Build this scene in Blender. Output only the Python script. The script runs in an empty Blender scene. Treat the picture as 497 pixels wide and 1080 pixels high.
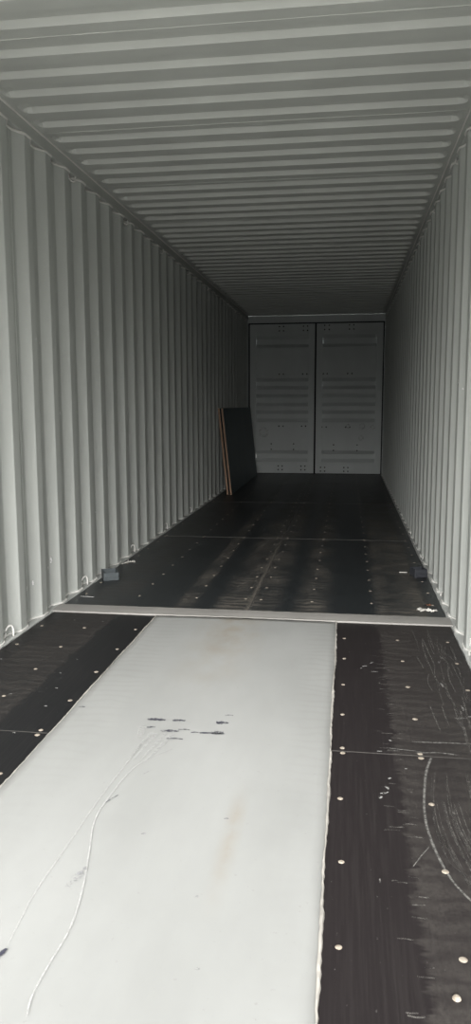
import bpy, math, random
from mathutils import Vector, Matrix

random.seed(7)
scene = bpy.context.scene
col = scene.collection

# ------------------------------------------------------------------ camera
YAW, PITCH, ROLL, FPX, CAM_H = 0.1450, 0.1400, -0.0030, 806.4, 1.20
cam_d = bpy.data.cameras.new('camera')
cam_d.sensor_fit = 'VERTICAL'
cam_d.sensor_height = 36.0
cam_d.lens = 36.0 * FPX / 1080.0
cam_d.clip_start = 0.05
cam = bpy.data.objects.new('camera', cam_d)
col.objects.link(cam)
_f = Vector((-math.sin(YAW) * math.cos(PITCH), math.cos(YAW) * math.cos(PITCH), -math.sin(PITCH)))
_r0 = Vector((math.cos(YAW), math.sin(YAW), 0))
_u0 = _r0.cross(_f)
_r = math.cos(ROLL) * _r0 + math.sin(ROLL) * _u0
_u = -math.sin(ROLL) * _r0 + math.cos(ROLL) * _u0
cam.matrix_world = Matrix(((_r.x, _u.x, -_f.x, 0), (_r.y, _u.y, -_f.y, 0), (_r.z, _u.z, -_f.z, CAM_H), (0, 0, 0, 1)))
scene.camera = cam

# ------------------------------------------------------------------ sky (bright overcast day outside the open end)
world = bpy.data.worlds.new('overcast_sky')
scene.world = world
world.use_nodes = True
bg = world.node_tree.nodes['Background']
_nt = world.node_tree
sky = _nt.nodes.new('ShaderNodeTexSky')
sky.sky_type = 'NISHITA'
sky.sun_disc = False                     # sun veiled by thin cloud, behind the photographer
sky.sun_elevation = math.radians(31)
sky.sun_rotation = math.radians(180)
sky.dust_density = 8.0
sky.air_density = 1.0
_hsv = _nt.nodes.new('ShaderNodeHueSaturation')
_hsv.inputs['Saturation'].default_value = 0.08
_nt.links.new(sky.outputs[0], _hsv.inputs['Color'])
_nt.links.new(_hsv.outputs[0], bg.inputs['Color'])
bg.inputs['Strength'].default_value = 0.10

scene.view_settings.view_transform = 'Standard'
scene.view_settings.look = 'None'
scene.view_settings.gamma = 1.0
scene.view_settings.use_curve_mapping = False
scene.view_settings.exposure = 2.30
scene.cycles.diffuse_bounces = 3
scene.cycles.use_guiding = True

# ------------------------------------------------------------------ dimensions (metres; camera stands at x = 0, y = 0)
XC = -0.556                    # container centre line
Y0, Y1 = 0.70, 13.255          # open end, inner face of the far doors
XI = 1.150                     # inner face of the side walls from the centre
DEPTH = 0.040                  # depth of a wall corrugation
PITCH_W = 0.290                # wall corrugation pitch
RAIL_Z, ROOF_Z = 2.610, 2.685
KERB = 1.131                   # inner edge of the kerb from the centre
PL, PR = -1.066, -0.042        # edges of the tunnel plate
BAR0, BAR1 = 4.155, 4.308      # cross bar

# ------------------------------------------------------------------ materials
def new_mat(name):
    m = bpy.data.materials.new(name)
    m.use_nodes = True
    nt = m.node_tree
    return m, nt, nt.nodes['Principled BSDF']

def N(nt, t, **kw):
    n = nt.nodes.new(t)
    for k, v in kw.items():
        setattr(n, k, v)
    return n

def noise(nt, vec, scale, detail=3, rough=0.55):
    n = N(nt, 'ShaderNodeTexNoise')
    n.inputs['Scale'].default_value = scale
    n.inputs['Detail'].default_value = detail
    n.inputs['Roughness'].default_value = rough
    nt.links.new(vec, n.inputs['Vector'])
    return n.outputs['Fac']

def scaled_pos(nt, s):
    g = N(nt, 'ShaderNodeNewGeometry')
    m = N(nt, 'ShaderNodeVectorMath', operation='MULTIPLY')
    nt.links.new(g.outputs['Position'], m.inputs[0])
    m.inputs[1].default_value = s
    return m.outputs[0]

def ramp(nt, fac, a, b, ca=0.0, cb=1.0):
    n = N(nt, 'ShaderNodeMapRange')
    n.clamp = True
    nt.links.new(fac, n.inputs['Value'])
    n.inputs['From Min'].default_value = a
    n.inputs['From Max'].default_value = b
    n.inputs['To Min'].default_value = ca
    n.inputs['To Max'].default_value = cb
    return n.outputs['Result']

def mathn(nt, op, a, b=None):
    n = N(nt, 'ShaderNodeMath', operation=op)
    for i, v in enumerate((a, b)):
        if v is None:
            continue
        if isinstance(v, (int, float)):
            n.inputs[i].default_value = v
        else:
            nt.links.new(v, n.inputs[i])
    return n.outputs[0]

def mix(nt, fac, a, b):
    n = N(nt, 'ShaderNodeMix', data_type='RGBA')
    if isinstance(fac, (int, float)):
        n.inputs['Factor'].default_value = fac
    else:
        nt.links.new(fac, n.inputs['Factor'])
    for k, v in (('A', a), ('B', b)):
        s = [i for i in n.inputs if i.name == k and i.type == 'RGBA'][0]
        if isinstance(v, tuple):
            s.default_value = (*v, 1)
        else:
            nt.links.new(v, s)
    return [o for o in n.outputs if o.type == 'RGBA'][0]

def bump(nt, bsdf, h, strength, dist=0.01):
    b = N(nt, 'ShaderNodeBump')
    b.inputs['Strength'].default_value = strength
    b.inputs['Distance'].default_value = dist
    nt.links.new(h, b.inputs['Height'])
    nt.links.new(b.outputs[0], bsdf.inputs['Normal'])

def paint(name, c, rough=0.5, var=0.10, bumps=0.15, spec=0.4):
    m, nt, b = new_mat(name)
    n1 = noise(nt, scaled_pos(nt, (1, 1, 0.4)), 2.5, 4)
    n2 = noise(nt, scaled_pos(nt, (1, 1, 1)), 60, 2)
    f = ramp(nt, n1, 0.3, 0.7)
    c2 = tuple(x * (1 - var) for x in c)
    nt.links.new(mix(nt, f, c2, c), b.inputs['Base Color'])
    b.inputs['Roughness'].default_value = rough
    b.inputs['Specular IOR Level'].default_value = spec
    bump(nt, b, n2, bumps, 0.002)
    return m

M = {}
M['wall'] = paint('grey_wall_paint', (0.565, 0.585, 0.555), 0.55)
M['roof'] = paint('grey_roof_paint', (0.62, 0.635, 0.60), 0.55)
M['rail'] = paint('grey_rail_paint', (0.57, 0.585, 0.555), 0.55)
M['door'] = paint('grey_door_paint', (0.555, 0.59, 0.58), 0.5)
M['kerb'] = paint('kerb_paint', (0.50, 0.51, 0.49), 0.5, 0.2)
M['sealant'] = paint('white_sealant', (0.88, 0.87, 0.83), 0.4, 0.15)
M['sealant_dull'] = paint('aged_sealant', (0.47, 0.45, 0.41), 0.7, 0.45)
M['joint'] = paint('joint_dust', (0.115, 0.11, 0.10), 0.8, 0.6)
M['joint_far'] = paint('pale_joint_dust', (0.16, 0.155, 0.145), 0.8, 0.6)
M['bar'] = paint('bar_paint', (0.330, 0.318, 0.298), 0.55, 0.2)
M['bolt'] = paint('dark_bolt', (0.05, 0.05, 0.05), 0.5)
M['rubber'] = paint('black_rubber', (0.006, 0.007, 0.012), 0.6)
M['box'] = paint('blue_grey_plastic', (0.072, 0.085, 0.090), 0.5)
M['box_dark'] = paint('dark_blue_grey_plastic', (0.036, 0.039, 0.046), 0.5)
M['scrap'] = paint('white_plastic_film', (0.70, 0.68, 0.63), 0.4, 0.3)
M['brown'] = paint('brown_wood_chip', (0.20, 0.09, 0.05), 0.7)
M['ground'] = paint('concrete_yard', (0.75, 0.745, 0.715), 0.85, 0.25)

# white tunnel plate: worn paint, faint rusty stain, long faint streaks
m, nt, b = new_mat('white_plate_paint')
p1 = scaled_pos(nt, (1, 0.35, 1))
big = ramp(nt, noise(nt, p1, 3.0, 5), 0.35, 0.7)
base = mix(nt, big, (0.300, 0.304, 0.294), (0.348, 0.352, 0.342))
g = N(nt, 'ShaderNodeNewGeometry')
sx = N(nt, 'ShaderNodeSeparateXYZ')
nt.links.new(g.outputs['Position'], sx.inputs[0])
# rusty-tan dirt towards the cross bar (x about -0.6) and one streak nearer by
t1 = mathn(nt, 'MULTIPLY', ramp(nt, mathn(nt, 'ABSOLUTE', mathn(nt, 'SUBTRACT', sx.outputs[0], -0.60)), 0.02, 0.22, 1, 0),
           ramp(nt, sx.outputs[1], 2.9, 3.8))
t2 = mathn(nt, 'MULTIPLY', ramp(nt, mathn(nt, 'ABSOLUTE', mathn(nt, 'SUBTRACT', sx.outputs[0], -0.305)), 0.0, 0.035, 1, 0),
           ramp(nt, mathn(nt, 'ABSOLUTE', mathn(nt, 'SUBTRACT', sx.outputs[1], 1.95)), 0.1, 0.35, 1, 0))
dn = ramp(nt, noise(nt, scaled_pos(nt, (1, 0.6, 1)), 9, 4), 0.35, 0.65)
tt = mathn(nt, 'MULTIPLY', mathn(nt, 'MAXIMUM', t1, mathn(nt, 'MULTIPLY', t2, 0.8)), dn)
base = mix(nt, mathn(nt, 'MULTIPLY', tt, 0.58), base, (0.27, 0.225, 0.16))
# transverse tread smears left by tyres
tw = N(nt, 'ShaderNodeTexWave', bands_direction='Y')
tw.inputs['Scale'].default_value = 5.0
tw.inputs['Distortion'].default_value = 6.0
tw.inputs['Detail'].default_value = 3.0
nt.links.new(scaled_pos(nt, (1, 1, 1)), tw.inputs['Vector'])
trk = mathn(nt, 'MAXIMUM', ramp(nt, mathn(nt, 'ABSOLUTE', mathn(nt, 'SUBTRACT', sx.outputs[0], -0.09)), 0.05, 0.12, 1, 0),
            ramp(nt, mathn(nt, 'ABSOLUTE', mathn(nt, 'SUBTRACT', sx.outputs[0], -0.98)), 0.08, 0.16, 1, 0))
sm = mathn(nt, 'MULTIPLY', mathn(nt, 'MULTIPLY', ramp(nt, tw.outputs['Fac'], 0.55, 0.95), trk), ramp(nt, sx.outputs[1], 2.0, 3.2, 0.02, 0.13))
base = mix(nt, sm, base, (0.20, 0.195, 0.17))
spk = ramp(nt, noise(nt, scaled_pos(nt, (1, 1, 1)), 70, 2), 0.70, 0.78)
base = mix(nt, mathn(nt, 'MULTIPLY', spk, 0.25), base, (0.18, 0.17, 0.15))
nt.links.new(base, b.inputs['Base Color'])
b.inputs['Roughness'].default_value = 0.42
b.inputs['Specular IOR Level'].default_value = 0.35
bump(nt, b, noise(nt, scaled_pos(nt, (1, 0.5, 1)), 4, 3), 0.25, 0.01)
M['plate'] = m

# black film-faced plywood with dust and tyre tracks
def plywood(name, near, tone=(0.0195, 0.0165, 0.0170)):
    m, nt, b = new_mat(name)
    g = N(nt, 'ShaderNodeNewGeometry')
    s = N(nt, 'ShaderNodeSeparateXYZ')
    nt.links.new(g.outputs['Position'], s.inputs[0])
    X, Y = s.outputs[0], s.outputs[1]
    wob = mathn(nt, 'MULTIPLY', mathn(nt, 'SUBTRACT', noise(nt, scaled_pos(nt, (1, 20, 1)), 1.9, 5, 0.65), 0.5), 0.12)
    Xw = mathn(nt, 'ADD', X, wob)
    AX = mathn(nt, 'ABSOLUTE', mathn(nt, 'SUBTRACT', Xw, XC))
    grain = noise(nt, scaled_pos(nt, (120, 3, 1)), 1.0, 3)
    patch = noise(nt, scaled_pos(nt, (1, 0.6, 1)), 5, 5)
    tread = N(nt, 'ShaderNodeTexWave', bands_direction='Y')
    tread.inputs['Scale'].default_value = 4.6
    tread.inputs['Distortion'].default_value = 7.0
    tread.inputs['Detail'].default_value = 3.0
    tread.inputs['Detail Scale'].default_value = 1.6
    nt.links.new(scaled_pos(nt, (1, 1, 1)), tread.inputs['Vector'])
    if near:
        side = ramp(nt, AX, 0.735, 0.75)                       # worn wheel path towards the wall
        outer = ramp(nt, AX, 1.02, 1.06, 1.0, 0.45)
        amt = mathn(nt, 'MULTIPLY', side, outer)
        amt = mathn(nt, 'MULTIPLY', amt, ramp(nt, patch, 0.25, 0.7, 0.35, 1.0))
        amt = mathn(nt, 'MULTIPLY', amt, ramp(nt, tread.outputs['Fac'], 0.1, 0.7, 0.55, 1.0))
        dark, dust = tone, (0.055, 0.050, 0.046)
        k = 0.75
    else:
        def band(c, w0, w1):
            return ramp(nt, mathn(nt, 'ABSOLUTE', mathn(nt, 'SUBTRACT', Xw, c)), w0, w1, 1, 0)
        a = mathn(nt, 'MULTIPLY', band(-0.58, 0.12, 0.22), 0.75)
        a = mathn(nt, 'MAXIMUM', a, mathn(nt, 'MULTIPLY', band(-0.955, 0.03, 0.07), 0.8))
        a = mathn(nt, 'MAXIMUM', a, mathn(nt, 'MULTIPLY', band(-0.19, 0.02, 0.13), 0.75))
        a = mathn(nt, 'MAXIMUM', a, mathn(nt, 'MULTIPLY', band(0.34, 0.12, 0.17), 0.85))
        a = mathn(nt, 'MAXIMUM', a, mathn(nt, 'MULTIPLY', band(-1.45, 0.10, 0.16), 0.25))
        amt = mathn(nt, 'MULTIPLY', a, ramp(nt, patch, 0.34, 0.66, 0.12, 1.1))
        amt = mathn(nt, 'MULTIPLY', amt, ramp(nt, tread.outputs['Fac'], 0.2, 0.7, 0.3, 1.0))
        amt = mathn(nt, 'MULTIPLY', amt, ramp(nt, Y, 7.0, 11.0, 1.0, 0.15))
        thin = mathn(nt, 'MULTIPLY', band(-0.566, 0.004, 0.022), ramp(nt, Y, 6.5, 7.6, 0.9, 0.0))
        amt = mathn(nt, 'MAXIMUM', amt, thin)
        dark, dust = (0.0180, 0.0215, 0.0235), (0.125, 0.112, 0.094)
        k = 1.0
    speck = noise(nt, scaled_pos(nt, (1, 0.7, 1)), 95, 4, 0.7)
    amt = mathn(nt, 'MULTIPLY', amt, ramp(nt, speck, 0.30, 0.68, 0.45, 1.55))
    amt = mathn(nt, 'MULTIPLY', amt, k)
    c = mix(nt, amt, dark, dust)
    c = mix(nt, mathn(nt, 'MULTIPLY', ramp(nt, grain, 0.45, 0.75), 0.22), c, (0.055, 0.050, 0.048))
    chips = ramp(nt, noise(nt, scaled_pos(nt, (1, 0.55, 1)), 85, 2), 0.715, 0.76)
    chipzone = ramp(nt, noise(nt, scaled_pos(nt, (1, 1, 1)), 4.3, 2), 0.48, 0.62)
    c = mix(nt, mathn(nt, 'MULTIPLY', mathn(nt, 'MULTIPLY', chips, chipzone), 0.6), c, (0.35, 0.34, 0.32))
    nt.links.new(c, b.inputs['Base Color'])
    nt.links.new(ramp(nt, amt, 0.0, 0.8, 0.42, 0.75), b.inputs['Roughness'])
    b.inputs['Specular IOR Level'].default_value = 0.14 if near else 0.4
    bump(nt, b, grain, 0.12, 0.002)
    return m
M['ply_near'] = plywood('worn_black_plywood', True)
M['ply_near_left'] = plywood('cool_black_plywood', True, (0.0100, 0.0102, 0.0112))
M['ply_far'] = plywood('dusty_black_plywood', False)

m, nt, b = new_mat('plywood_edge')
w = ramp(nt, noise(nt, scaled_pos(nt, (60, 4, 60)), 3, 3), 0.3, 0.7)
nt.links.new(mix(nt, w, (0.30, 0.185, 0.12), (0.42, 0.28, 0.19)), b.inputs['Base Color'])
b.inputs['Roughness'].default_value = 0.8
M['edge'] = m
M['film'] = paint('dark_film_face', (0.095, 0.130, 0.142), 0.5, 0.2, 0.05, 0.3)
m, nt, b = new_mat('screw_head')
w = ramp(nt, noise(nt, scaled_pos(nt, (1, 1, 1)), 130, 2), 0.3, 0.7)
nt.links.new(mix(nt, w, (0.22, 0.18, 0.14), (0.40, 0.36, 0.30)), b.inputs['Base Color'])
b.inputs['Roughness'].default_value = 0.6
M['screw'] = m

def mark_mat(name, c, lo, hi, scale):
    """thin worn mark: breaks up along noise, softer at the edges"""
    m, nt, b = new_mat(name)
    b.inputs['Base Color'].default_value = (*c, 1)
    b.inputs['Roughness'].default_value = 0.6
    n = noise(nt, scaled_pos(nt, (1, 1, 1)), scale, 3, 0.7)
    at = N(nt, 'ShaderNodeAttribute', attribute_name='cover')
    v = mathn(nt, 'MULTIPLY', ramp(nt, n, lo, hi), at.outputs['Fac'])
    nt.links.new(v, b.inputs['Alpha'])
    return m
M['scratch_white'] = mark_mat('white_scratch', (0.47, 0.47, 0.46), 0.30, 0.55, 70)
M['scratch_grey'] = mark_mat('pale_grey_scratch', (0.17, 0.165, 0.155), 0.25, 0.60, 60)
M['scratch_faint'] = mark_mat('faint_scratch', (0.115, 0.108, 0.10), 0.35, 0.65, 45)
M['scratch_fainter'] = mark_mat('fainter_scratch', (0.075, 0.070, 0.066), 0.35, 0.65, 30)
M['scuff_black'] = mark_mat('black_scuff', (0.045, 0.045, 0.065), 0.36, 0.56, 90)
M['scuff_grey'] = mark_mat('grey_smudge', (0.30, 0.30, 0.31), 0.40, 0.65, 60)
M['chip_white'] = mark_mat('white_chip', (0.50, 0.50, 0.48), 0.42, 0.52, 120)
M['wall_chip'] = mark_mat('white_wall_chip', (0.93, 0.93, 0.91), 0.36, 0.46, 120)
M['stain'] = mark_mat('pale_dent_stain', (0.66, 0.68, 0.66), 0.40, 1.0, 30)  # door rings: stains, plus the shading of dents put into the colour

# ------------------------------------------------------------------ mesh helpers
class MB:
    def __init__(self):
        self.v, self.f, self.mi = [], [], []
    def add(self, vs, fs, mi=0):
        o = len(self.v)
        self.v += [tuple(x) for x in vs]
        self.f += [tuple(i + o for i in f) for f in fs]
        self.mi += [mi] * len(fs)
        return self
    def box(self, a, b, mi=0, ch=0.0):
        (x0, y0, z0), (x1, y1, z1) = a, b
        vs = [(x, y, z) for x in (x0, x1) for y in (y0, y1) for z in (z0, z1)]
        fs = [(0, 1, 3, 2), (4, 6, 7, 5), (0, 4, 5, 1), (2, 3, 7, 6), (0, 2, 6, 4), (1, 5, 7, 3)]
        return self.add(vs, fs, mi)
    def tube(self, pts, r, n=6, mi=0):
        pts = [Vector(p) for p in pts]
        rr = r if isinstance(r, (list, tuple)) else [r] * len(pts)
        vs, fs = [], []
        for i, p in enumerate(pts):
            d = (pts[min(i + 1, len(pts) - 1)] - pts[max(i - 1, 0)]).normalized()
            a = d.cross(Vector((0.21, 0.13, 0.97)))
            if a.length < 1e-3:
                a = d.cross(Vector((1, 0, 0)))
            a.normalize()
            c = d.cross(a)
            for k in range(n):
                t = 2 * math.pi * k / n
                vs.append(p + rr[i] * (math.cos(t) * a + math.sin(t) * c))
        for i in range(len(pts) - 1):
            for k in range(n):
                fs.append((i * n + k, i * n + (k + 1) % n, (i + 1) * n + (k + 1) % n, (i + 1) * n + k))
        fs.append(tuple(range(n))[::-1])
        fs.append(tuple(range((len(pts) - 1) * n, len(pts) * n)))
        return self.add(vs, fs, mi)
    def build(self, name, mat, parent=None, smooth=False, loc=None):
        me = bpy.data.meshes.new(name)
        me.from_pydata(self.v, [], self.f)
        for mm in (mat if isinstance(mat, (list, tuple)) else [mat]):
            me.materials.append(M[mm])
        me.polygons.foreach_set('material_index', self.mi)
        if smooth:
            me.polygons.foreach_set('use_smooth', [True] * len(me.polygons))
        me.update()
        import bmesh
        bm = bmesh.new()
        bm.from_mesh(me)
        bmesh.ops.recalc_face_normals(bm, faces=bm.faces)
        bm.to_mesh(me)
        bm.free()
        return link(name, me, parent, loc)

def link(name, me, parent=None, loc=None):
    o = bpy.data.objects.new(name, me)
    col.objects.link(o)
    o.parent = parent
    if loc:
        o.location = loc
    return o

def empty(name, loc=(0, 0, 0), rz=0.0):
    o = bpy.data.objects.new(name, None)
    o.empty_display_size = 0.1
    col.objects.link(o)
    o.location = loc
    o.rotation_euler = (0, 0, rz)
    return o

def bevel(o, w=0.002, seg=2):
    md = o.modifiers.new('bevel', 'BEVEL')
    md.width = w
    md.segments = seg
    md.limit_method = 'ANGLE'
    return o

def struct(o, label, cat):
    o['kind'] = 'structure'
    o['label'] = label
    o['category'] = cat
    return o

def tag(o, label, cat, group=None):
    o['label'] = label
    o['category'] = cat
    if group:
        o['group'] = group
    return o

def mark(name, pts, widths, z, mat, parent, plane='floor', jit=0.0, label=None, strength=1.0):
    """a flat worn mark laid along a polyline on the floor (x, y) or a wall (given as 3-D points)"""
    P = [Vector((x, y, z)) if plane == 'floor' else Vector(p3) for p3 in pts for x, y in [p3[:2]]]
    # resample with a smooth curve
    Q, W = [], []
    n = len(P)
    if not isinstance(widths, (list, tuple)):
        widths = [widths] * n
    for i in range(n - 1):
        p0, p1, p2, p3 = P[max(i - 1, 0)], P[i], P[i + 1], P[min(i + 2, n - 1)]
        for k in range(6):
            t = k / 6
            Q.append(0.5 * ((2 * p1) + (p2 - p0) * t + (2 * p0 - 5 * p1 + 4 * p2 - p3) * t * t + (3 * p1 - p0 - 3 * p2 + p3) * t ** 3))
            W.append(widths[i] * (1 - t) + widths[i + 1] * t)
    Q.append(P[-1]); W.append(widths[-1])
    up = Vector((0, 0, 1)) if plane == 'floor' else Vector(plane)
    vs, fs, cov = [], [], []
    for i, q in enumerate(Q):
        d = (Q[min(i + 1, len(Q) - 1)] - Q[max(i - 1, 0)]).normalized()
        s = d.cross(up).normalized()
        w = W[i] * (1 + random.uniform(-jit, jit))
        end = 0.0 if i in (0, len(Q) - 1) else 1.0
        for u, c in ((-1, 0.15), (-0.5, 1), (0.5, 1), (1, 0.15)):
            vs.append(q + s * (u * w / 2 + random.uniform(-jit, jit) * w * 0.15))
            cov.append(c * end * strength)
    for i in range(len(Q) - 1):
        for k in range(3):
            fs.append((4 * i + k, 4 * i + k + 1, 4 * i + k + 5, 4 * i + k + 4))
    me = bpy.data.meshes.new(name)
    me.from_pydata(vs, [], fs)
    at = me.attributes.new('cover', 'FLOAT', 'POINT')
    at.data.foreach_set('value', cov)
    me.materials.append(M[mat])
    o = link(name, me, parent)
    if label:
        o['label'] = label
    return o

# ------------------------------------------------------------------ the yard outside the open end
o = MB().box((-25, -30, -0.40), (25, 40, -0.16)).build('ground', 'ground')
struct(o, 'plain grey concrete yard outside the open container end', 'ground')

# ------------------------------------------------------------------ side walls
PH = 3.97                      # y of one fold where an outer flat turns inwards
def fold_x(y):
    """0 on the inner flats, 1 on the outer flats"""
    t = ((y - PH) / PITCH_W) % 1.0
    if t < 0.248:
        return 1 - t / 0.248
    if t < 0.503:
        return 0.0
    if t < 0.751:
        return (t - 0.503) / 0.248
    return 1.0
def fold_ys(ya, yb):
    ys = {round(ya, 5), round(yb, 5)}
    k = math.floor((ya - PH) / PITCH_W) - 1
    while PH + k * PITCH_W < yb:
        for t in (0, 0.248, 0.503, 0.751):
            c = PH + (k + t) * PITCH_W
            for e in (-0.003, 0.003):          # a small radius at every fold
                if ya < c + e < yb:
                    ys.add(round(c + e, 5))
        k += 1
    return sorted(ys)

def make_wall(side, s, label):
    root = empty('wall_' + side, (XC + s * XI, Y0, 0))
    struct(root, label, 'wall')
    inv = Vector(root.location)
    def wx(y):
        return s * DEPTH * fold_x(y)
    # panels of four corrugations, welded edge to edge on an outer flat
    bounds = [Y0]
    b0 = PH - 0.036
    while b0 - 4 * PITCH_W > Y0 + 0.2:
        b0 -= 4 * PITCH_W
    while b0 < Y1 - 0.2:
        bounds.append(b0)
        b0 += 4 * PITCH_W
    bounds.append(Y1)
    panels = []
    for ya, yb in zip(bounds, bounds[1:]):
        ys = fold_ys(ya + 0.0006, yb - 0.0006)
        mb = MB()
        vs, fs = [], []
        for y in ys:
            x = wx(y)
            for xx in (x, x + s * 0.003):
                for z in (-0.03, RAIL_Z + 0.004):
                    vs.append((xx, y - Y0, z))
        for i in range(len(ys) - 1):
            a, b_ = 4 * i, 4 * i + 4
            fs += [(a, b_, b_ + 1, a + 1), (a + 2, a + 3, b_ + 3, b_ + 2), (a + 1, b_ + 1, b_ + 3, a + 3), (a, a + 2, b_ + 2, b_)]
        e = 4 * (len(ys) - 1)
        fs += [(0, 1, 3, 2), (e, e + 2, e + 3, e + 1)]
        panels.append((ya, yb, mb.add(vs, fs).build('corrugated_panel', 'wall', root)))
        if yb < Y1:
            x = wx(yb) - s * 0.0005
            MB().tube([(x, yb - Y0, 0.01), (x, yb - Y0, 1.3), (x, yb - Y0, RAIL_Z)], 0.0022, 5).build('weld_seam', 'wall', root)
    # beads of sealant along the top and the foot of the corrugated sheet
    for nm, z, r, jit in (('top_sealant_bead', RAIL_Z - 0.003, 0.0075, 0.15), ('foot_sealant_bead', 0.007, 0.0062, 0.30)):
        pts, rr = [], []
        for y in fold_ys(Y0 + 0.002, Y1 - 0.002):
            pts.append((wx(y) - s * 0.004, y - Y0, z))
            rr.append(r * (1 + random.uniform(-jit, jit)))
        MB().tube(pts, rr, 5).build(nm, 'sealant', root, True)
    # lashing rings in the recesses, at the foot and under the top rail
    k = 0
    y = PH - PITCH_W - 0.036 - 2 * 4 * PITCH_W
    while y < Y1 - 0.3:
        if y > Y0 + 0.1:
            for z0, dz, nm in ((0.004, 1, 'lashing_ring'), (RAIL_Z, -1, 'lashing_ring')):
                pts = []
                hgt = (0.062 if s < 0 else 0.030) if dz > 0 else 0.036
                for i in range(13):
                    t = math.pi * i / 12
                    u = -0.026 * math.cos(t)
                    pts.append((s * (DEPTH - 0.020) - s * 0.55 * u - s * 0.006 * math.sin(t), y - Y0 + 0.8 * u, z0 + dz * (hgt * math.sin(t) ** 0.7 - 0.002)))
                MB().tube(pts, 0.0058, 7).build(nm, 'sealant', root, True)
        y += 4 * PITCH_W
    return root, panels

wall_left, panels_left = make_wall('left', -1, 'grey corrugated steel wall on the left with two sheets leaning on it')
wall_right, panels_right = make_wall('right', 1, 'grey corrugated steel wall on the right of the black floor')

# paint chips and tape remnants on the walls (positions read off the photograph)
def wall_mark(panels, s, y, z, w, h, mat='wall_chip', name='paint_chip'):
    for ya, yb, o in panels:
        if ya <= y < yb:
            x = s * DEPTH * fold_x(y) - s * 0.0012
            dy = 0.004
            sl = (fold_x(y + dy) - fold_x(y - dy)) * s * DEPTH / (2 * dy)
            n = Vector((-s, s * sl, 0)).normalized()
            a = Vector((x, y - Y0, z))
            t = Vector((sl, 1, 0)).normalized()
            mark(name, [a - Vector((0, 0, h / 2)), a + t * random.uniform(-0.2, 0.2) * w, a + Vector((0, 0, h / 2))], [w * 0.7, w, w * 0.6],
                 0, mat, o, plane=tuple(n), jit=0.35)
            return
for y, z, w, h in ((3.93, 0.19, 0.012, 0.03), (3.99, 0.21, 0.018, 0.03), (4.27, 0.285, 0.022, 0.045), (4.24, 0.24, 0.012, 0.03),
                   (4.83, 0.42, 0.03, 0.008), (5.13, 0.45, 0.028, 0.010), (5.38, 0.56, 0.03, 0.012), (5.38, 0.50, 0.028, 0.012),
                   (5.68, 0.50, 0.012, 0.06), (5.12, 1.25, 0.012, 0.03), (4.52, 1.15, 0.012, 0.03), (4.83, 1.14, 0.012, 0.02),
                   (5.10, 1.14, 0.014, 0.02), (4.24, 1.55, 0.012, 0.02), (4.10, 1.56, 0.012, 0.02), (5.95, 0.9, 0.014, 0.02),
                   (6.5, 1.3, 0.02, 0.02), (5.66, 2.36, 0.02, 0.02), (5.38, 2.30, 0.015, 0.05), (4.42, 2.45, 0.008, 0.09),
                   (7.1, 0.5, 0.01, 0.05), (6.8, 1.9, 0.012, 0.03)):
    wall_mark(panels_left, -1, y, z, w, h)
for y, z, w, h in ((4.36, 1.32, 0.035, 0.025), (4.30, 1.28, 0.03, 0.012), (4.45, 0.12, 0.02, 0.05), (4.16, 0.16, 0.03, 0.05), (4.77, 0.2, 0.012, 0.04),
                   (3.72, 0.05, 0.05, 0.05), (5.35, 1.5, 0.008, 0.02), (5.35, 1.6, 0.008, 0.02), (5.36, 1.3, 0.008, 0.03), (5.35, 0.9, 0.008, 0.05),
                   (5.35, 0.8, 0.008, 0.05), (5.36, 1.9, 0.008, 0.02), (5.1, 0.45, 0.01, 0.03)):
    wall_mark(panels_right, 1, y, z, w, h)

# ------------------------------------------------------------------ top rails, kerbs
for i, (s, lab) in enumerate(((-1, 'square grey steel top rail above the left wall'), (1, 'square grey steel top rail above the right wall'))):
    xa, xb = XC + s * (XI + 0.001), XC + s * (XI + 0.085)
    o = MB().box((min(xa, xb), Y0 - 0.02, RAIL_Z + 0.004), (max(xa, xb), Y1 + 0.02, ROOF_Z + 0.05)).build('trim_%d' % (i + 1), 'rail')
    bevel(o, 0.004)
    struct(o, lab, 'rail')
    pts, rr = [], []
    y = Y0 + 0.01
    while y < Y1:
        pts.append((XC + s * (XI - 0.001), y, ROOF_Z - 0.003))
        rr.append(0.0065 * random.uniform(0.75, 1.2))
        y += 0.06
    MB().tube(pts, rr, 5).build('roof_sealant_bead', 'sealant', o, True)

for s, nm, lab in ((-1, 'baseboard_left', 'pale steel kerb strip along the foot of the left wall'),
                   (1, 'baseboard_right', 'pale steel kerb strip along the foot of the right wall')):
    xa, xb = XC + s * KERB, XC + s * (XI + 0.12)
    vs, fs = [], []
    ys = [Y0 + 0.05 * i for i in range(int((Y1 - Y0) / 0.05) + 1)] + [Y1]
    for y in ys:
        e = s * random.uniform(-0.003, 0.003)
        vs += [(xa + e, y, -0.035), (xa + e, y, 0.0035), (xb, y, 0.0045), (xb, y, -0.035)]
    for i in range(len(ys) - 1):
        a = 4 * i
        for k in range(4):
            fs.append((a + k, a + (k + 1) % 4, a + 4 + (k + 1) % 4, a + 4 + k))
    e = 4 * (len(ys) - 1)
    fs += [(0, 1, 2, 3), (e, e + 1, e + 2, e + 3)]
    o = MB().add(vs, fs).build(nm, 'kerb')
    struct(o, lab, 'kerb')

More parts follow.
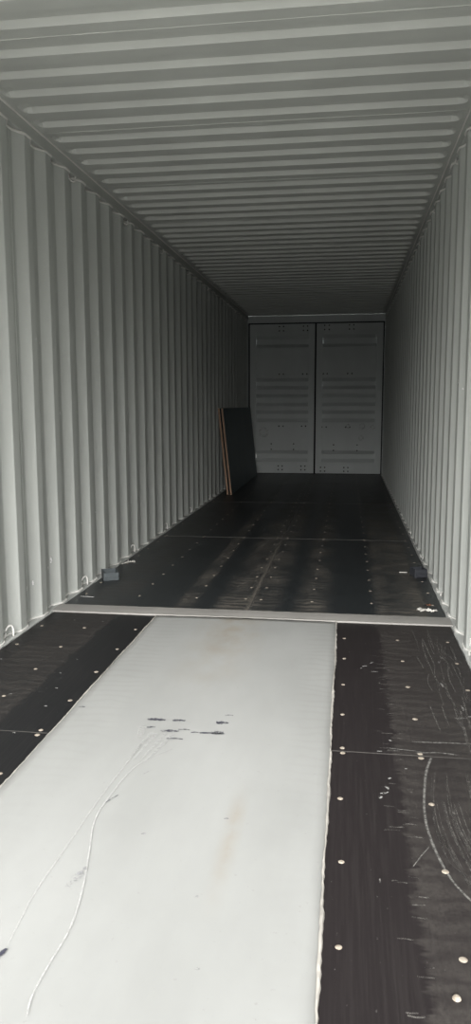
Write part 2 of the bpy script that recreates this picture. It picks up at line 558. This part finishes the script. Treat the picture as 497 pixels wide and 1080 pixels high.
# ------------------------------------------------------------------ roof
ceiling = empty('ceiling', (XC, Y0, ROOF_Z))
struct(ceiling, 'grey steel roof with pressed crosswise corrugations', 'ceiling')
PAN, FIRST, BP = 1.068, 0.150, 0.2066
HX = XI - 0.0015
def roof_panel(y, length):
    nb = sum(1 for k in range(5) if FIRST + k * BP + 0.03 < length)
    stations = [(HX, 0, 0.15), (HX - 0.028, 0, 0.15), (HX - 0.036, 0.35, 0.55), (HX - 0.05, 0.75, 0.85), (HX - 0.075, 1, 1)]
    xs = [(-x, zf, wf) for x, zf, wf in stations] + [(0, 1, 1)] + [(x, zf, wf) for x, zf, wf in reversed(stations)]
    rows = []
    for x, zf, wf in xs:
        r = [(0.0008, 0)]
        for k in range(nb):
            c = FIRST + k * BP - 0.0525
            for dy, hz in ((-0.063, 0), (-0.045, 1), (0.045, 1), (0.063, 0)):
                r.append((c + dy * (0.35 + 0.65 * wf) if hz == 0 else c + dy * wf, 0.026 * hz * zf))
        r.append((length - 0.0008, 0))
        rows.append((x, r))
    vs, fs = [], []
    n = len(rows[0][1])
    for x, r in rows:
        vs += [(x, yy, zz) for yy, zz in r]
    for i in range(len(rows) - 1):
        for k in range(n - 1):
            fs.append((i * n + k, i * n + k + 1, (i + 1) * n + k + 1, (i + 1) * n + k))
    # an outer skin just above, so the sheet is a closed shell
    m0 = len(vs)
    vs += [(x, yy, zz + 0.003) for x, r in rows for yy, zz in r]
    fs += [tuple(i + m0 for i in f) for f in fs]
    for i in range(len(rows) - 1):
        for k in (0, n - 1):
            fs.append((i * n + k, (i + 1) * n + k, (i + 1) * n + k + m0, i * n + k + m0))
    for k in range(n - 1):
        for i in (0, len(rows) - 1):
            fs.append((i * n + k, i * n + k + 1, i * n + k + 1 + m0, i * n + k + m0))
    me_o = MB().add(vs, fs).build('roof_panel', 'roof', ceiling, loc=(0, y - Y0, 0))
    return me_o
full = None
ybs = [3.21 - 3 * PAN + i * PAN for i in range(14)]
ybs = [Y0] + [y for y in ybs if Y0 + 0.1 < y < Y1 - 0.1] + [Y1 - 0.002]
for ya, yb in zip(ybs, ybs[1:]):
    L = yb - ya
    if abs(L - PAN) < 1e-3 and full is not None:
        link('roof_panel', full, ceiling, (0, ya - Y0, 0))
    elif L < PAN - 0.01 and ya == Y0:
        # the cut panel at the open end keeps the last beads
        MB().box((-HX, 0, 0), (HX, L, 0.003)).build('roof_panel', 'roof', ceiling)
    else:
        o = roof_panel(ya, L)
        if abs(L - PAN) < 1e-3:
            full = o.data
for y in ybs[1:-1]:
    pts = [(-HX + 0.01 + i * (2 * HX - 0.02) / 14, y - Y0 + random.uniform(-0.002, 0.002), -0.0005) for i in range(15)]
    MB().tube(pts, [random.uniform(0.0012, 0.0030) for _ in pts], 5).build('weld_seam', 'roof', ceiling, True)

# ------------------------------------------------------------------ floor
floor = MB().box((XC - KERB - 0.02, Y0, -0.075), (XC + KERB + 0.02, Y1 + 0.03, -0.031)).build('floor', 'rail')
struct(floor, 'black plywood container floor with screw rows and a pale steel plate', 'floor')

rs = []
n = 14
hv = [(0, 0, 0.0042)]
for ring, zz in ((0.35, 0.0044), (0.7, 0.004), (1.0, 0.0006)):
    hv += [(ring * 0.0105 * math.cos(2 * math.pi * k / n), ring * 0.0105 * math.sin(2 * math.pi * k / n), zz) for k in range(n)]
hf = [(0, 1 + k, 1 + (k + 1) % n) for k in range(n)]
for r in range(2):
    for k in range(n):
        hf.append((1 + r * n + k, 1 + (r + 1) * n + k, 1 + (r + 1) * n + (k + 1) % n, 1 + r * n + (k + 1) % n))
screw_o = MB().add(hv, hf).build('screw', 'screw', None, True)
screw_me = screw_o.data
bpy.data.objects.remove(screw_o)

def plywood_panel(x0, x1, y0, y1, mat, screws):
    g = 0.0022
    o = MB().box((x0 + g, y0 + g, -0.031), (x1 - g, y1 - g, 0.0)).build('plywood_panel', mat, floor)
    bevel(o, 0.0012, 1)
    for (x, y) in screws:
        s_ = link('screw', screw_me, o, (x + random.uniform(-.004, .004), y + random.uniform(-.008, .008), 0.0))
        sc = random.uniform(0.78, 1.0)
        s_.scale = (sc, sc, 0.55)
        s_.rotation_euler = (0, 0, random.uniform(0, 6))
    return o

XL, XR = XC - KERB, XC + KERB
SEAM = 2.553
near = {}
for key, x0, x1, cols in (('l', XL, PL, (-1.642, -1.398, -1.108)), ('r', PR, XR, (0.001, 0.272, 0.522))):
    near[key, 0] = plywood_panel(x0, x1, Y0 + 0.06, SEAM, 'ply_near' if key == 'r' else 'ply_near_left', [(x, y) for x in cols for y in (0.96, 1.265, 1.575, 1.892, 2.225, 2.535)])
    near[key, 1] = plywood_panel(x0, x1, SEAM, BAR0, 'ply_near' if key == 'r' else 'ply_near_left', [(x, y) for x in cols for y in (2.574, 2.870, 3.205, 3.54, 3.868)])
ysm = [BAR1, 6.788, 9.31, 11.72, Y1 + 0.01]
farp = []
for i in range(4):
    ya, yb = ysm[i], ysm[i + 1]
    n = 8 if yb - ya > 2 else 5
    rows = [ya + 0.030 + (yb - ya - 0.060) * k / (n if i == 0 else n - 1) for k in range(n + (1 if i == 0 else 0))]
    if i == 0:
        rows = [4.590 + 0.3135 * k for k in range(7)] + [6.765]
    farp.append((plywood_panel(XL, XC, ya, yb, 'ply_far', [(x, y) for x in (-1.640, -1.284, -0.915, -0.608) for y in rows]),
                 plywood_panel(XC, XR, ya, yb, 'ply_far', [(x, y) for x in (-0.511, -0.196, 0.163, 0.525) for y in rows])))
# pale dust and filler lying in the joints
def ragged_joint(y):
    vs, fs = [], []
    n = 60
    for i in range(n + 1):
        x = XL + (XR - XL) * i / n
        a, b_ = y - random.uniform(0.005, 0.011), y + random.uniform(0.005, 0.011)
        vs += [(x, a, -0.002), (x, a + 0.001, 0.0010), (x, b_ - 0.001, 0.0010), (x, b_, -0.002)]
    for i in range(n):
        for k in range(4):
            fs.append((4 * i + k, 4 * i + (k + 1) % 4, 4 * i + 4 + (k + 1) % 4, 4 * i + 4 + k))
    fs += [(0, 1, 2, 3), (4 * n, 4 * n + 1, 4 * n + 2, 4 * n + 3)]
    MB().add(vs, fs).build('joint_filler', 'joint_far', floor)
def joint(p, q, w=0.0042, mat='joint'):
    (x0, y0), (x1, y1) = p, q
    if abs(x1 - x0) > abs(y1 - y0):
        MB().box((x0, y0 - w / 2, -0.02), (x1, y0 + w / 2, -0.0004)).build('joint_filler', mat, floor)
    else:
        MB().box((x0 - w / 2, y0, -0.02), (x0 + w / 2, y1, -0.0012)).build('joint_filler', 'bolt', floor)
joint((XL, SEAM), (PL, SEAM)); joint((PR, SEAM), (XR, SEAM))
for y in ysm[1:4]:
    ragged_joint(y)
joint((XC, BAR1), (XC, Y1))

# pale steel tunnel plate and cross bar
vs, fs = [], []
NX, NY = 26, 60
def plate_edge(y, s):
    return 0.0015 * math.sin(y * 5.1 + s) + 0.001 * math.sin(y * 13.7 + 2 * s)
for j in range(NY + 1):
    y = Y0 + 0.05 + (BAR0 + 0.004 - Y0 - 0.05) * j / NY
    xl, xr = PL + plate_edge(y, 1), PR + plate_edge(y, 2.2)
    for i in range(NX + 1):
        t = i / NX
        x = xl + (xr - xl) * t
        z = 0.004 + 0.0012 * math.sin(x * 7 + 1.3 * y) + 0.001 * math.sin(y * 3.1)
        z -= 0.002 * (abs(2 * t - 1) ** 12)
        vs.append((x, y, z))
m0 = len(vs)
vs += [(x, y, -0.031) for x, y, z in vs]
for j in range(NY):
    for i in range(NX):
        a = j * (NX + 1) + i
        fs.append((a, a + 1, a + NX + 2, a + NX + 1))
        fs.append((a + m0, a + m0 + NX + 1, a + m0 + NX + 2, a + m0 + 1))
for j in range(NY):
    for i in (0, NX):
        a = j * (NX + 1) + i
        fs.append((a, a + NX + 1, a + NX + 1 + m0, a + m0))
for i in range(NX):
    for j in (0, NY):
        a = j * (NX + 1) + i
        fs.append((a, a + 1, a + 1 + m0, a + m0))
plate = MB().add(vs, fs).build('tunnel_plate', 'plate', floor, True)
for pl in plate.data.polygons:
    pl.use_smooth = pl.normal.z > 0.7
plate['label'] = 'pale grey painted steel plate down the middle of the near floor'

def ragged_strip(name, y0, y1, xf, wf, z, mat, step=0.02):
    vs, fs = [], []
    n = int((y1 - y0) / step)
    for j in range(n + 1):
        y = y0 + (y1 - y0) * j / n
        c, w = xf(y), wf(y)
        a, b_ = c - w / 2 + random.uniform(-.0014, .0014), c + w / 2 + random.uniform(-.002, .002)
        h = z * random.uniform(0.75, 1.2)
        vs += [(a, y, -0.002), (a + 0.2 * (b_ - a), y, h), (b_ - 0.25 * (b_ - a), y, h), (b_, y, -0.002)]
    for j in range(n):
        for k in range(3):
            a = 4 * j + k
            fs.append((a, a + 1, a + 5, a + 4))
        fs.append((4 * j + 3, 4 * j, 4 * j + 4, 4 * j + 7))
    fs += [(0, 1, 2, 3), (4 * n, 4 * n + 1, 4 * n + 2, 4 * n + 3)]
    return MB().add(vs, fs).build(name, mat, floor)
o = ragged_strip('sealant_strip', Y0 + 0.06, BAR0, lambda y: PR + plate_edge(y, 2.2) + 0.002,
                 lambda y: 0.0095 + 0.0025 * math.sin(y * 9) + 0.002 * math.sin(y * 31), 0.0060, 'sealant_dull')
o['label'] = 'raised ragged line of white sealant beside the pale plate'
o = ragged_strip('sealant_strip', Y0 + 0.06, BAR0, lambda y: PL + plate_edge(y, 1) - 0.001,
                 lambda y: 0.006 + 0.002 * math.sin(y * 7), 0.0055, 'sealant_dull')
# cross bar with ragged painted edges
vs, fs = [], []
n = 70
for i in range(n + 1):
    x = XL - 0.012 + (XR - XL + 0.024) * i / n
    a, b_ = BAR0 + random.uniform(-.004, .003), BAR1 + random.uniform(-.003, .003)
    vs += [(x, a, -0.031), (x, a + 0.002, 0.0075), (x, a + 0.07, 0.0095), (x, b_ - 0.002, 0.0075), (x, b_, -0.031)]
for i in range(n):
    for k in range(5):
        fs.append((5 * i + k, 5 * i + (k + 1) % 5, 5 * i + 5 + (k + 1) % 5, 5 * i + 5 + k))
fs += [tuple(range(5)), tuple(range(5 * n, 5 * n + 5))]
bar = MB().add(vs, fs).build('cross_bar', 'bar', floor)
bar['label'] = 'pale steel cross bar between the plate and the far floor'

# scratches, scuffs and chips on the plate
ZP = 0.0068
A = [(-0.700, 2.56), (-0.731, 2.129), (-0.738, 1.907), (-0.745, 1.662), (-0.739, 1.56), (-0.732, 1.47)]
B = [(-0.584, 2.476), (-0.678, 2.333), (-0.707, 2.102), (-0.704, 1.977), (-0.669, 1.833), (-0.631, 1.668), (-0.613, 1.535), (-0.617, 1.423), (-0.617, 1.332), (-0.606, 1.28)]
mark('scratch', A, [0.006, 0.006, 0.006, 0.005, 0.005, 0.003], ZP, 'scratch_white', plate, strength=0.40)
mark('scratch', B, [0.004, 0.004, 0.006, 0.005, 0.005, 0.006, 0.006, 0.005, 0.005, 0.005], ZP, 'scratch_white', plate, strength=0.75)
for dx in (-0.03, -0.01, 0.02, 0.045):
    mark('scratch', [(-0.66 + dx, 2.60), (-0.675 + dx, 2.50), (-0.69 + dx * 0.8, 2.38)], [0.022, 0.016, 0.006], ZP, 'scratch_white', plate, jit=0.3, strength=0.45)
mark('scratch', [(-0.74, 2.66), (-0.73, 2.58), (-0.728, 2.54)], [0.02, 0.03, 0.008], ZP, 'scratch_white', plate, jit=0.3, strength=0.5)
for x0, x1, y, w in ((-0.734, -0.674, 2.712, 0.020), (-0.637, -0.598, 2.716, 0.018), (-0.467, -0.431, 2.716, 0.022), (-0.659, -0.601, 2.618, 0.018),
                     (-0.596, -0.563, 2.637, 0.010), (-0.514, -0.428, 2.620, 0.012), (-0.470, -0.436, 2.624, 0.024), (-0.716, -0.697, 2.640, 0.015),
                     (-0.623, -0.572, 2.556, 0.008), (-0.544, -0.528, 2.618, 0.008), (-1.038, -1.022, 2.792, 0.010), (-0.445, -0.425, 2.79, 0.008)):
    mark('scuff', [(x0 - 0.006, y - 0.003), ((x0 + x1) / 2, y + 0.002), (x1 + 0.006, y)], [w * 0.8, w * 1.15, w * 0.8], ZP + 0.0004, 'scuff_black', plate, jit=0.45)
mark('scuff', [(-0.748, 1.405), (-0.736, 1.43), (-0.728, 1.455)], [0.014, 0.018, 0.010], ZP, 'scuff_black', plate, jit=0.4)
mark('scuff', [(-0.675, 1.68), (-0.664, 1.724), (-0.655, 1.77)], [0.012, 0.02, 0.010], ZP, 'scuff_grey', plate, jit=0.4)
mark('scuff', [(-0.705, 2.09), (-0.695, 2.115), (-0.68, 2.14)], [0.004, 0.005, 0.004], ZP + 0.0004, 'scuff_black', plate)
mark('scuff', [(-0.640, 2.28), (-0.615, 2.32)], [0.003, 0.003], ZP + 0.0004, 'scuff_grey', plate)
for x, y in ((-0.348, 1.689), (-0.30, 1.45), (-0.55, 1.94), (-0.33, 2.05)):
    mark('scuff', [(x - 0.006, y), (x + 0.002, y + 0.003), (x + 0.007, y)], [0.006, 0.009, 0.005], ZP, 'scuff_grey', plate, jit=0.3)

# marks on the black panels in front
ZF = 0.0006
pr0, pr1, pl0, pl1 = near['r', 0], near['r', 1], near['l', 0], near['l', 1]
C = [(0.305, 2.548), (0.275, 2.43), (0.250, 2.235), (0.245, 2.097), (0.260, 1.955), (0.284, 1.851), (0.318, 1.777), (0.36, 1.71)]
mark('scratch', C, [0.010, 0.010, 0.009, 0.009, 0.009, 0.008, 0.008, 0.006], ZF, 'scratch_grey', pr0, label='long curved pale scratch')
for k_ in range(34):                                 # a fan of fine scrapes inside the curve
    d = random.uniform(0.010, 0.20)
    i0 = random.choice((1, 2, 2, 3, 3)); i1 = random.choice((4, 5, 6, 7))
    sub = C[i0:i1 + 1]
    wv = random.uniform(0.002, 0.006)
    mark('scratch', [(min(x + d * (1 + 0.12 * k) + random.uniform(-.003, .003), 0.565), y + random.uniform(-.03, .03)) for k, (x, y) in enumerate(sub)],
         wv, ZF, random.choice(('scratch_faint', 'scratch_faint', 'scratch_fainter')), pr0, jit=0.3)
mark('scratch', [(0.188, 1.895), (0.215, 1.95), (0.243, 2.0)], [0.003, 0.004, 0.003], ZF, 'scratch_grey', pr0)
for pts, w in (([(0.245, 2.66), (0.40, 2.67), (0.55, 2.675)], 0.012), ([(0.25, 2.57), (0.33, 2.585), (0.40, 2.575)], 0.010), ([(0.15, 2.60), (0.28, 2.585)], 0.006)):
    mark('scratch', pts, w, ZF, 'scratch_grey', pr1, jit=0.5)
for k in range(60):                                  # short crosswise nicks at the edge of the worn path
    y = random.uniform(1.35, 3.6)
    x = 0.165 + random.uniform(-0.03, 0.05)
    L = random.uniform(0.015, 0.05)
    mark('scratch', [(x - L / 2, y), (x, y + random.uniform(-.003, .003)), (x + L / 2, y + random.uniform(-.004, .004))], random.uniform(0.003, 0.007), ZF,
         'scratch_faint', pr0 if y < SEAM else pr1)
for x, y, l, a in ((0.133, 2.279, .03, .5), (0.153, 2.377, .012, 1), (0.129, 2.57, .02, .1), (0.142, 2.311, .022, 2.0), (0.10, 3.45, .03, .3), (0.13, 3.50, .025, .8),
                   (0.14, 3.38, .03, 0), (0.08, 3.42, .012, 1), (0.17, 2.66, .014, 2), (0.44, 3.55, .02, 1.6), (0.46, 3.62, .03, 1.9),
                   (0.45, 2.9, .05, .1), (0.50, 2.92, .04, .1), (0.42, 3.25, .05, 1.7), (0.47, 3.0, .05, 1.6), (0.12, 2.25, .016, 1.2), (0.21, 2.45, .014, .4), (0.185, 2.58, .02, .2)):
    dx, dy = l / 2 * math.cos(a), l / 2 * math.sin(a)
    mark('paint_chip', [(x - dx, y - dy), (x + 0.003, y), (x + dx, y + dy)], [0.006, 0.009, 0.005], ZF, 'chip_white', pr0 if y < SEAM else pr1, jit=0.5, strength=random.uniform(0.25, 0.8))
for k in range(30):                                  # long scrapes beside the right kerb
    x = random.uniform(0.36, 0.53)
    y = random.uniform(2.7, 3.9)
    L = random.uniform(0.15, 0.5)
    mark('scratch', [(x, y - L / 2), (x + random.uniform(-.01, .01), y), (x + random.uniform(-.02, .02), min(y + L / 2, 4.1))], random.uniform(0.003, 0.008), ZF, 'scratch_faint', pr1)
for k in range(12):
    x, y = random.uniform(-1.62, -1.15), random.uniform(2.2, 4.0)
    mark('paint_chip', [(x - 0.006, y), (x, y + 0.003), (x + 0.006, y)], [0.004, 0.007, 0.004], ZF, 'chip_white', pl1 if y > SEAM else pl0, jit=0.4)
mark('scratch', [(-1.50, 7.26), (-1.44, 7.262), (-1.38, 7.255)], [0.01, 0.02, 0.01], ZF, 'scratch_grey', farp[1][0], jit=0.3)
white_bolt = link('bolt', screw_me, pr0, (0.240, 1.452, 0))
white_bolt.scale = (0.9, 0.9, 1.6)

# ------------------------------------------------------------------ far end: header, posts, two doors
back = empty('wall_back', (XC, Y1, 0))
struct(back, 'dark grey end frame around the closed double doors', 'wall')
OPX, OPZ = 1.148, 2.565
o = MB().box((-XI - 0.10, 0, OPZ), (XI + 0.10, 0.10, ROOF_Z + 0.05)).build('header_beam', 'door', back); bevel(o, 0.004)
for s in (-1, 1):
    o = MB().box((min(s * OPX, s * (XI + 0.10)), 0.0, -0.03), (max(s * OPX, s * (XI + 0.10)), 0.10, OPZ)).build('corner_post', 'door', back); bevel(o, 0.004)
    o = MB().box((min(s * (XI - 0.115), s * (XI - 0.004)), -0.006, OPZ + 0.022), (max(s * (XI - 0.115), s * (XI - 0.004)), 0.004, ROOF_Z - 0.004)).build('corner_gusset', 'door', back); bevel(o, 0.003)
MB().box((-OPX, 0.03, -0.03), (OPX, 0.10, -0.002)).build('door_sill', 'rail', back)

def zpx(y):
    return (500.2 - y) / 62.2
def make_door(idx, x0, x1, label, hinge):
    root = empty('door_%d' % idx, (XC, Y1, 0))
    struct(root, label, 'door')
    zb, zt = 0.012, OPZ - 0.022
    st = 0.105
    for nm, a, b_ in (('stile', (x0, 0.0, zb), (x0 + st, 0.045, zt)), ('stile', (x1 - st, 0.0, zb), (x1, 0.045, zt)),
                      ('top_rail', (x0 + st, 0.004, zpx(351.2)), (x1 - st, 0.045, zt)), ('bottom_rail', (x0 + st, 0.004, zb), (x1 - st, 0.045, zpx(489.2)))):
        bevel(MB().box(a, b_).build(nm, 'door', root), 0.003)
    # pressed panel: profile from top to bottom, five recessed ribs
    D = 0.040
    prof = [(351.2, 0.012)]
    for a, b_, c, d in ((353.6, 357.3, 362.8, 366.2), (398.2, 401.8, 406.2, 410.0), (415.2, 418.9, 424.0, 427.8), (432.2, 436.1, 440.9, 444.8), (475.0, 478.9, 483.6, 487.4)):
        prof += [(a, 0.012), (b_, 0.012 + D), (c, 0.012 + D), (d, 0.012)]
    prof.append((489.2, 0.012))
    vs, fs = [], []
    xs = [x0 + st, x0 + st + 0.012, x1 - st - 0.012, x1 - st]
    for x in xs:
        for y, dep in prof:
            vs.append((x, dep, zpx(y)))
    n = len(prof)
    for i in range(3):
        for k in range(n - 1):
            fs.append((i * n + k, i * n + k + 1, (i + 1) * n + k + 1, (i + 1) * n + k))
    m0 = len(vs)
    vs += [(x, 0.064, z) for x, y, z in vs]
    fs += [tuple(i + m0 for i in f) for f in fs]
    for i in range(3):
        for k in (0, n - 1):
            fs.append((i * n + k, (i + 1) * n + k, (i + 1) * n + k + m0, i * n + k + m0))
    for k in range(n - 1):
        for i in (0, 3):
            fs.append((i * n + k, i * n + k + 1, i * n + k + 1 + m0, i * n + k + m0))
    panel = MB().add(vs, fs).build('pressed_panel', 'door', root)
    # black rubber gasket round the leaf
    g = 0.024
    mb = MB()
    for a, b_ in (((x0 - g, 0.012, 0.0), (x0, 0.05, OPZ)), ((x1, 0.012, 0.0), (x1 + g, 0.05, OPZ)), ((x0, 0.012, zt), (x1, 0.05, OPZ)), ((x0, 0.012, 0.0), (x1, 0.05, zb))):
        mb.box(a, b_)
    mb.build('gasket', 'rubber', root)
    # bolt heads
    sx = (lambda px: x0 + (px - (263.2 if idx == 1 else 333.4)) / (331.3 if idx == 1 else 404.3) * 0 + (px - (263.2 if idx == 1 else 333.4)) * (x1 - x0) / (70.0 if idx == 1 else 69.6))
    if idx == 1:
        spots = [(x, y) for x in (295.1, 299.6, 320.9, 325.2) for y in (344.5, 348.9)] + [(x, 394.0) for x in (295.1, 299.6, 320.4, 324.9)] \
              + [(x, 449.0) for x in (295.0, 299.6, 319.8, 324.1)] + [(x, y) for x in (286.7, 311.2) for y in (468.0, 474.0)] + [(x, y) for x in (294.5, 298.9, 319.5, 323.8) for y in (491.8, 495.8)]
    else:
        spots = [(x, y) for x in (341.8, 346.6, 367.8, 372.3) for y in (344.0, 348.3)] + [(x, 393.9) for x in (341.0, 345.0, 366.7, 371.1)] \
              + [(x, 450.0) for x in (340.1, 344.8, 365.4, 369.9)] + [(x, y) for x in (352.9, 378.0) for y in (468.8, 474.8)] + [(x, y) for x in (339.2, 343.7, 364.3, 368.6) for y in (493.0, 497.0)]
    for x, y in spots:
        z = zpx(y)
        dep = 0.004 if (y < 351 or y > 489.5) else 0.012
        pts = []
        vs = [(0, -0.007, 0)]
        for ring, dd in ((0.6, -0.007), (1.0, -0.004), (1.0, 0.002)):
            vs += [(0.013 * ring * math.cos(math.pi * k / 4), dd, 0.013 * ring * math.sin(math.pi * k / 4)) for k in range(8)]
        fs = [(0, 1 + k, 1 + (k + 1) % 8) for k in range(8)]
        for r in range(2):
            for k in range(8):
                fs.append((1 + 8 * r + k, 9 + 8 * r + k, 9 + 8 * r + (k + 1) % 8, 1 + 8 * r + (k + 1) % 8))
        MB().add(vs, fs).build('bolt', 'bolt', panel if 351 < y < 489.5 else root, True, loc=(sx(x), dep, z))
    return root, panel
d1, dp1 = make_door(1, -1.122, -0.014, 'left leaf of the closed grey steel doors, partly behind leaning sheets', -1)
d2, dp2 = make_door(2, 0.014, 1.122, 'right leaf of the closed grey steel doors at the far end', 1)
def door_stain(panel, x, z, r):  # flat pale ring for stains and round dents, dent shading painted in
    pts = [(x + r * math.cos(t), 0.0110, z + r * math.sin(t)) for t in [2 * math.pi * i / 12 for i in range(13)]]
    mark('dent_stain_ring', pts, r * 0.7, 0, 'stain', panel, plane=(0, -1, 0), jit=0.4)
door_stain(dp2, (382.0 - 333.4) * 1.108 / 69.6 + 0.014, zpx(461.5), 0.035)
door_stain(dp2, (383.0 - 333.4) * 1.108 / 69.6 + 0.014, zpx(449.0), 0.04)
door_stain(dp2, (394.0 - 333.4) * 1.108 / 69.6 + 0.014, zpx(450.0), 0.03)
door_stain(dp1, (278.0 - 263.2) * 1.108 / 70 - 1.122, zpx(455.5), 0.07)
door_stain(dp2, (368.0 - 333.4) * 1.108 / 69.6 + 0.014, zpx(449.0), 0.03)

# near open end: the frame the camera looks in through
fr = empty('wall_front', (XC, Y0, 0))
struct(fr, 'grey steel frame of the open container end', 'wall')
bevel(MB().box((-XI - 0.12, -0.12, ROOF_Z - 0.09), (XI + 0.12, 0.0, ROOF_Z + 0.08)).build('header_beam', 'rail', fr), 0.004)
bevel(MB().box((-XI - 0.12, -0.12, -0.16), (XI + 0.12, 0.05, -0.036)).build('sill', 'rail', fr), 0.004)
for s in (-1, 1):
    bevel(MB().box((min(s * XI, s * (XI + 0.12)), -0.12, -0.036), (max(s * XI, s * (XI + 0.12)), 0.0, ROOF_Z - 0.09)).build('corner_post', 'rail', fr), 0.004)

# ------------------------------------------------------------------ two plywood sheets leaning on the left wall
LEAN = math.atan2(0.118, 1.15)
def sheet(xb, label, ylo, yhi, h):
    root = empty('plywood_sheet', (xb, ylo, 0.0005), 0)
    T = 0.026
    core = MB().box((0.0015, 0.0, 0.0), (T - 0.0015, yhi - ylo, h)).build('core', 'edge', root)
    f1 = MB().box((T - 0.0015, 0.002, 0.0), (T, yhi - ylo - 0.002, h)).build('film_face', 'film', root)
    f2 = MB().box((0.0, 0.002, 0.0), (0.0015, yhi - ylo - 0.002, h)).build('film_face', 'film', root)
    edge_t = MB().box((0.0005, 0.002, h - 0.0002), (T - 0.0005, yhi - ylo - 0.002, h + 0.001)).build('top_edge_film', 'film', root)
    core['label'] = 'bare brown plywood edge'
    root.rotation_euler = (0, -LEAN, 0)
    tag(root, label, 'plywood sheet', 'plywood sheets leaning on the left wall')
    return root
HS = 1.150
XLW = XC - XI
sheet(XLW + 0.004 + HS * math.sin(LEAN), 'dark plywood sheet with brown edge, nearer the wall, behind the other sheet', 10.05, 12.93, HS)
sheet(XLW + 0.004 + HS * math.sin(LEAN) + 0.043, 'dark plywood sheet with brown edge leaning in front of the other sheet', 10.06, 12.95, HS)

# ------------------------------------------------------------------ two small open boxes on the floor
def small_box(name, loc, rz, w, d, h, mat, label):
    root = empty(name, loc, rz)
    t = 0.006
    bevel(MB().box((0, 0, 0), (w, d, t)).build('bottom', mat, root), 0.0015)
    for nm, a, b_ in (('front_side', (0, 0, t), (w, t, h)), ('back_side', (0, d - t, t), (w, d, h)),
                      ('end_side', (0, t, t), (t, d - t, h)), ('end_side', (w - t, t, t), (w, d - t, h))):
        bevel(MB().box(a, b_).build(nm, mat, root), 0.0015)
    bevel(MB().box((0.004, -0.0025, h * 0.42), (w - 0.004, 0.0, h * 0.50)).build('rib', mat, root), 0.0008)
    tag(root, label, 'box')
    return root
small_box('open_box', (-1.637, 4.945, 0.0008), 0.42, 0.103, 0.150, 0.055, 'box', 'small blue-grey open-topped box on the floor against the left wall')
small_box('open_box', (0.482, 5.321, 0.0008), 0.30, 0.090, 0.100, 0.058, 'box_dark', 'small dark open-topped box on the floor against the right wall')

# ------------------------------------------------------------------ scraps on the floor
def crumple(name, pts, w, z, mat, label, cat, seed):
    """a twisted, crumpled strip of thin film lying on the floor"""
    rnd = random.Random(seed)
    vs, fs = [], []
    P = []
    for i in range(len(pts) - 1):
        for k in range(4):
            t = k / 4
            P.append((pts[i][0] * (1 - t) + pts[i + 1][0] * t, pts[i][1] * (1 - t) + pts[i + 1][1] * t))
    P.append(pts[-1])
    for i, (x, y) in enumerate(P):
        a, b_ = P[max(i - 1, 0)], P[min(i + 1, len(P) - 1)]
        d = Vector((b_[0] - a[0], b_[1] - a[1], 0)).normalized()
        s = Vector((-d.y, d.x, 0))
        ww = w * rnd.uniform(0.5, 1.2)
        for u in (-1, -0.3, 0.4, 1):
            q = Vector((x, y, 0)) + s * (u * ww / 2) + Vector((0, 0, 0.0012 + (z * rnd.uniform(0.0, 1.0) if abs(u) < 1 else rnd.uniform(0, 0.3) * z)))
            vs.append(q)
    n = len(P)
    m0 = len(vs)
    vs += [v + Vector((0, 0, -0.0008)) for v in vs]
    for i in range(n - 1):
        for k in range(3):
            a = 4 * i + k
            fs.append((a, a + 1, a + 5, a + 4))
            fs.append((a + m0, a + 4 + m0, a + 5 + m0, a + 1 + m0))
        for k in (0, 3):
            a = 4 * i + k
            fs.append((a, a + 4, a + 4 + m0, a + m0))
    o = MB().add(vs, fs).build(name, mat)
    return tag(o, label, cat)
crumple('plastic_film', [(0.440, 4.50), (0.452, 4.455), (0.475, 4.475), (0.495, 4.462), (0.525, 4.44)], 0.045, 0.014, 'scrap',
        'crumpled white plastic film on the floor near the right end of the cross bar', 'plastic film', 3)
crumple('wood_chip', [(0.485, 4.585), (0.502, 4.60), (0.515, 4.595)], 0.022, 0.006, 'brown',
        'small brown chip on the floor just behind the crumpled white film', 'wood chip', 5)
crumple('paper_scrap', [(-1.678, 5.50), (-1.660, 5.55), (-1.648, 5.58), (-1.632, 5.59), (-1.605, 5.61)], 0.024, 0.012, 'scrap',
        'torn white scrap lying behind the box at the left wall', 'paper scrap', 9)
crumple('paper_scrap', [(-1.672, 5.66), (-1.662, 5.62), (-1.655, 5.57), (-1.638, 5.53)], 0.012, 0.010, 'scrap',
        'thin white strip crossing the torn scrap at the left wall', 'paper scrap', 11)
o = MB().tube([(0.386, 5.482, 0.0036), (0.41, 5.481, 0.0042), (0.442, 5.480, 0.0036)], [0.0045, 0.0036, 0.0034], 6).build('stick', 'scrap', None, True)
tag(o, 'short pale stick lying beside the dark box at the right wall', 'stick')
o = MB().tube([(-1.652, 4.535, 0.0022), (-1.650, 4.517, 0.0022), (-1.60, 4.512, 0.0024), (-1.565, 4.509, 0.0022), (-1.561, 4.527, 0.0022)], 0.0018, 5).build('wire_staple', 'kerb', None, True)
tag(o, 'bent thin wire staple on the floor near the left end of the cross bar', 'wire')
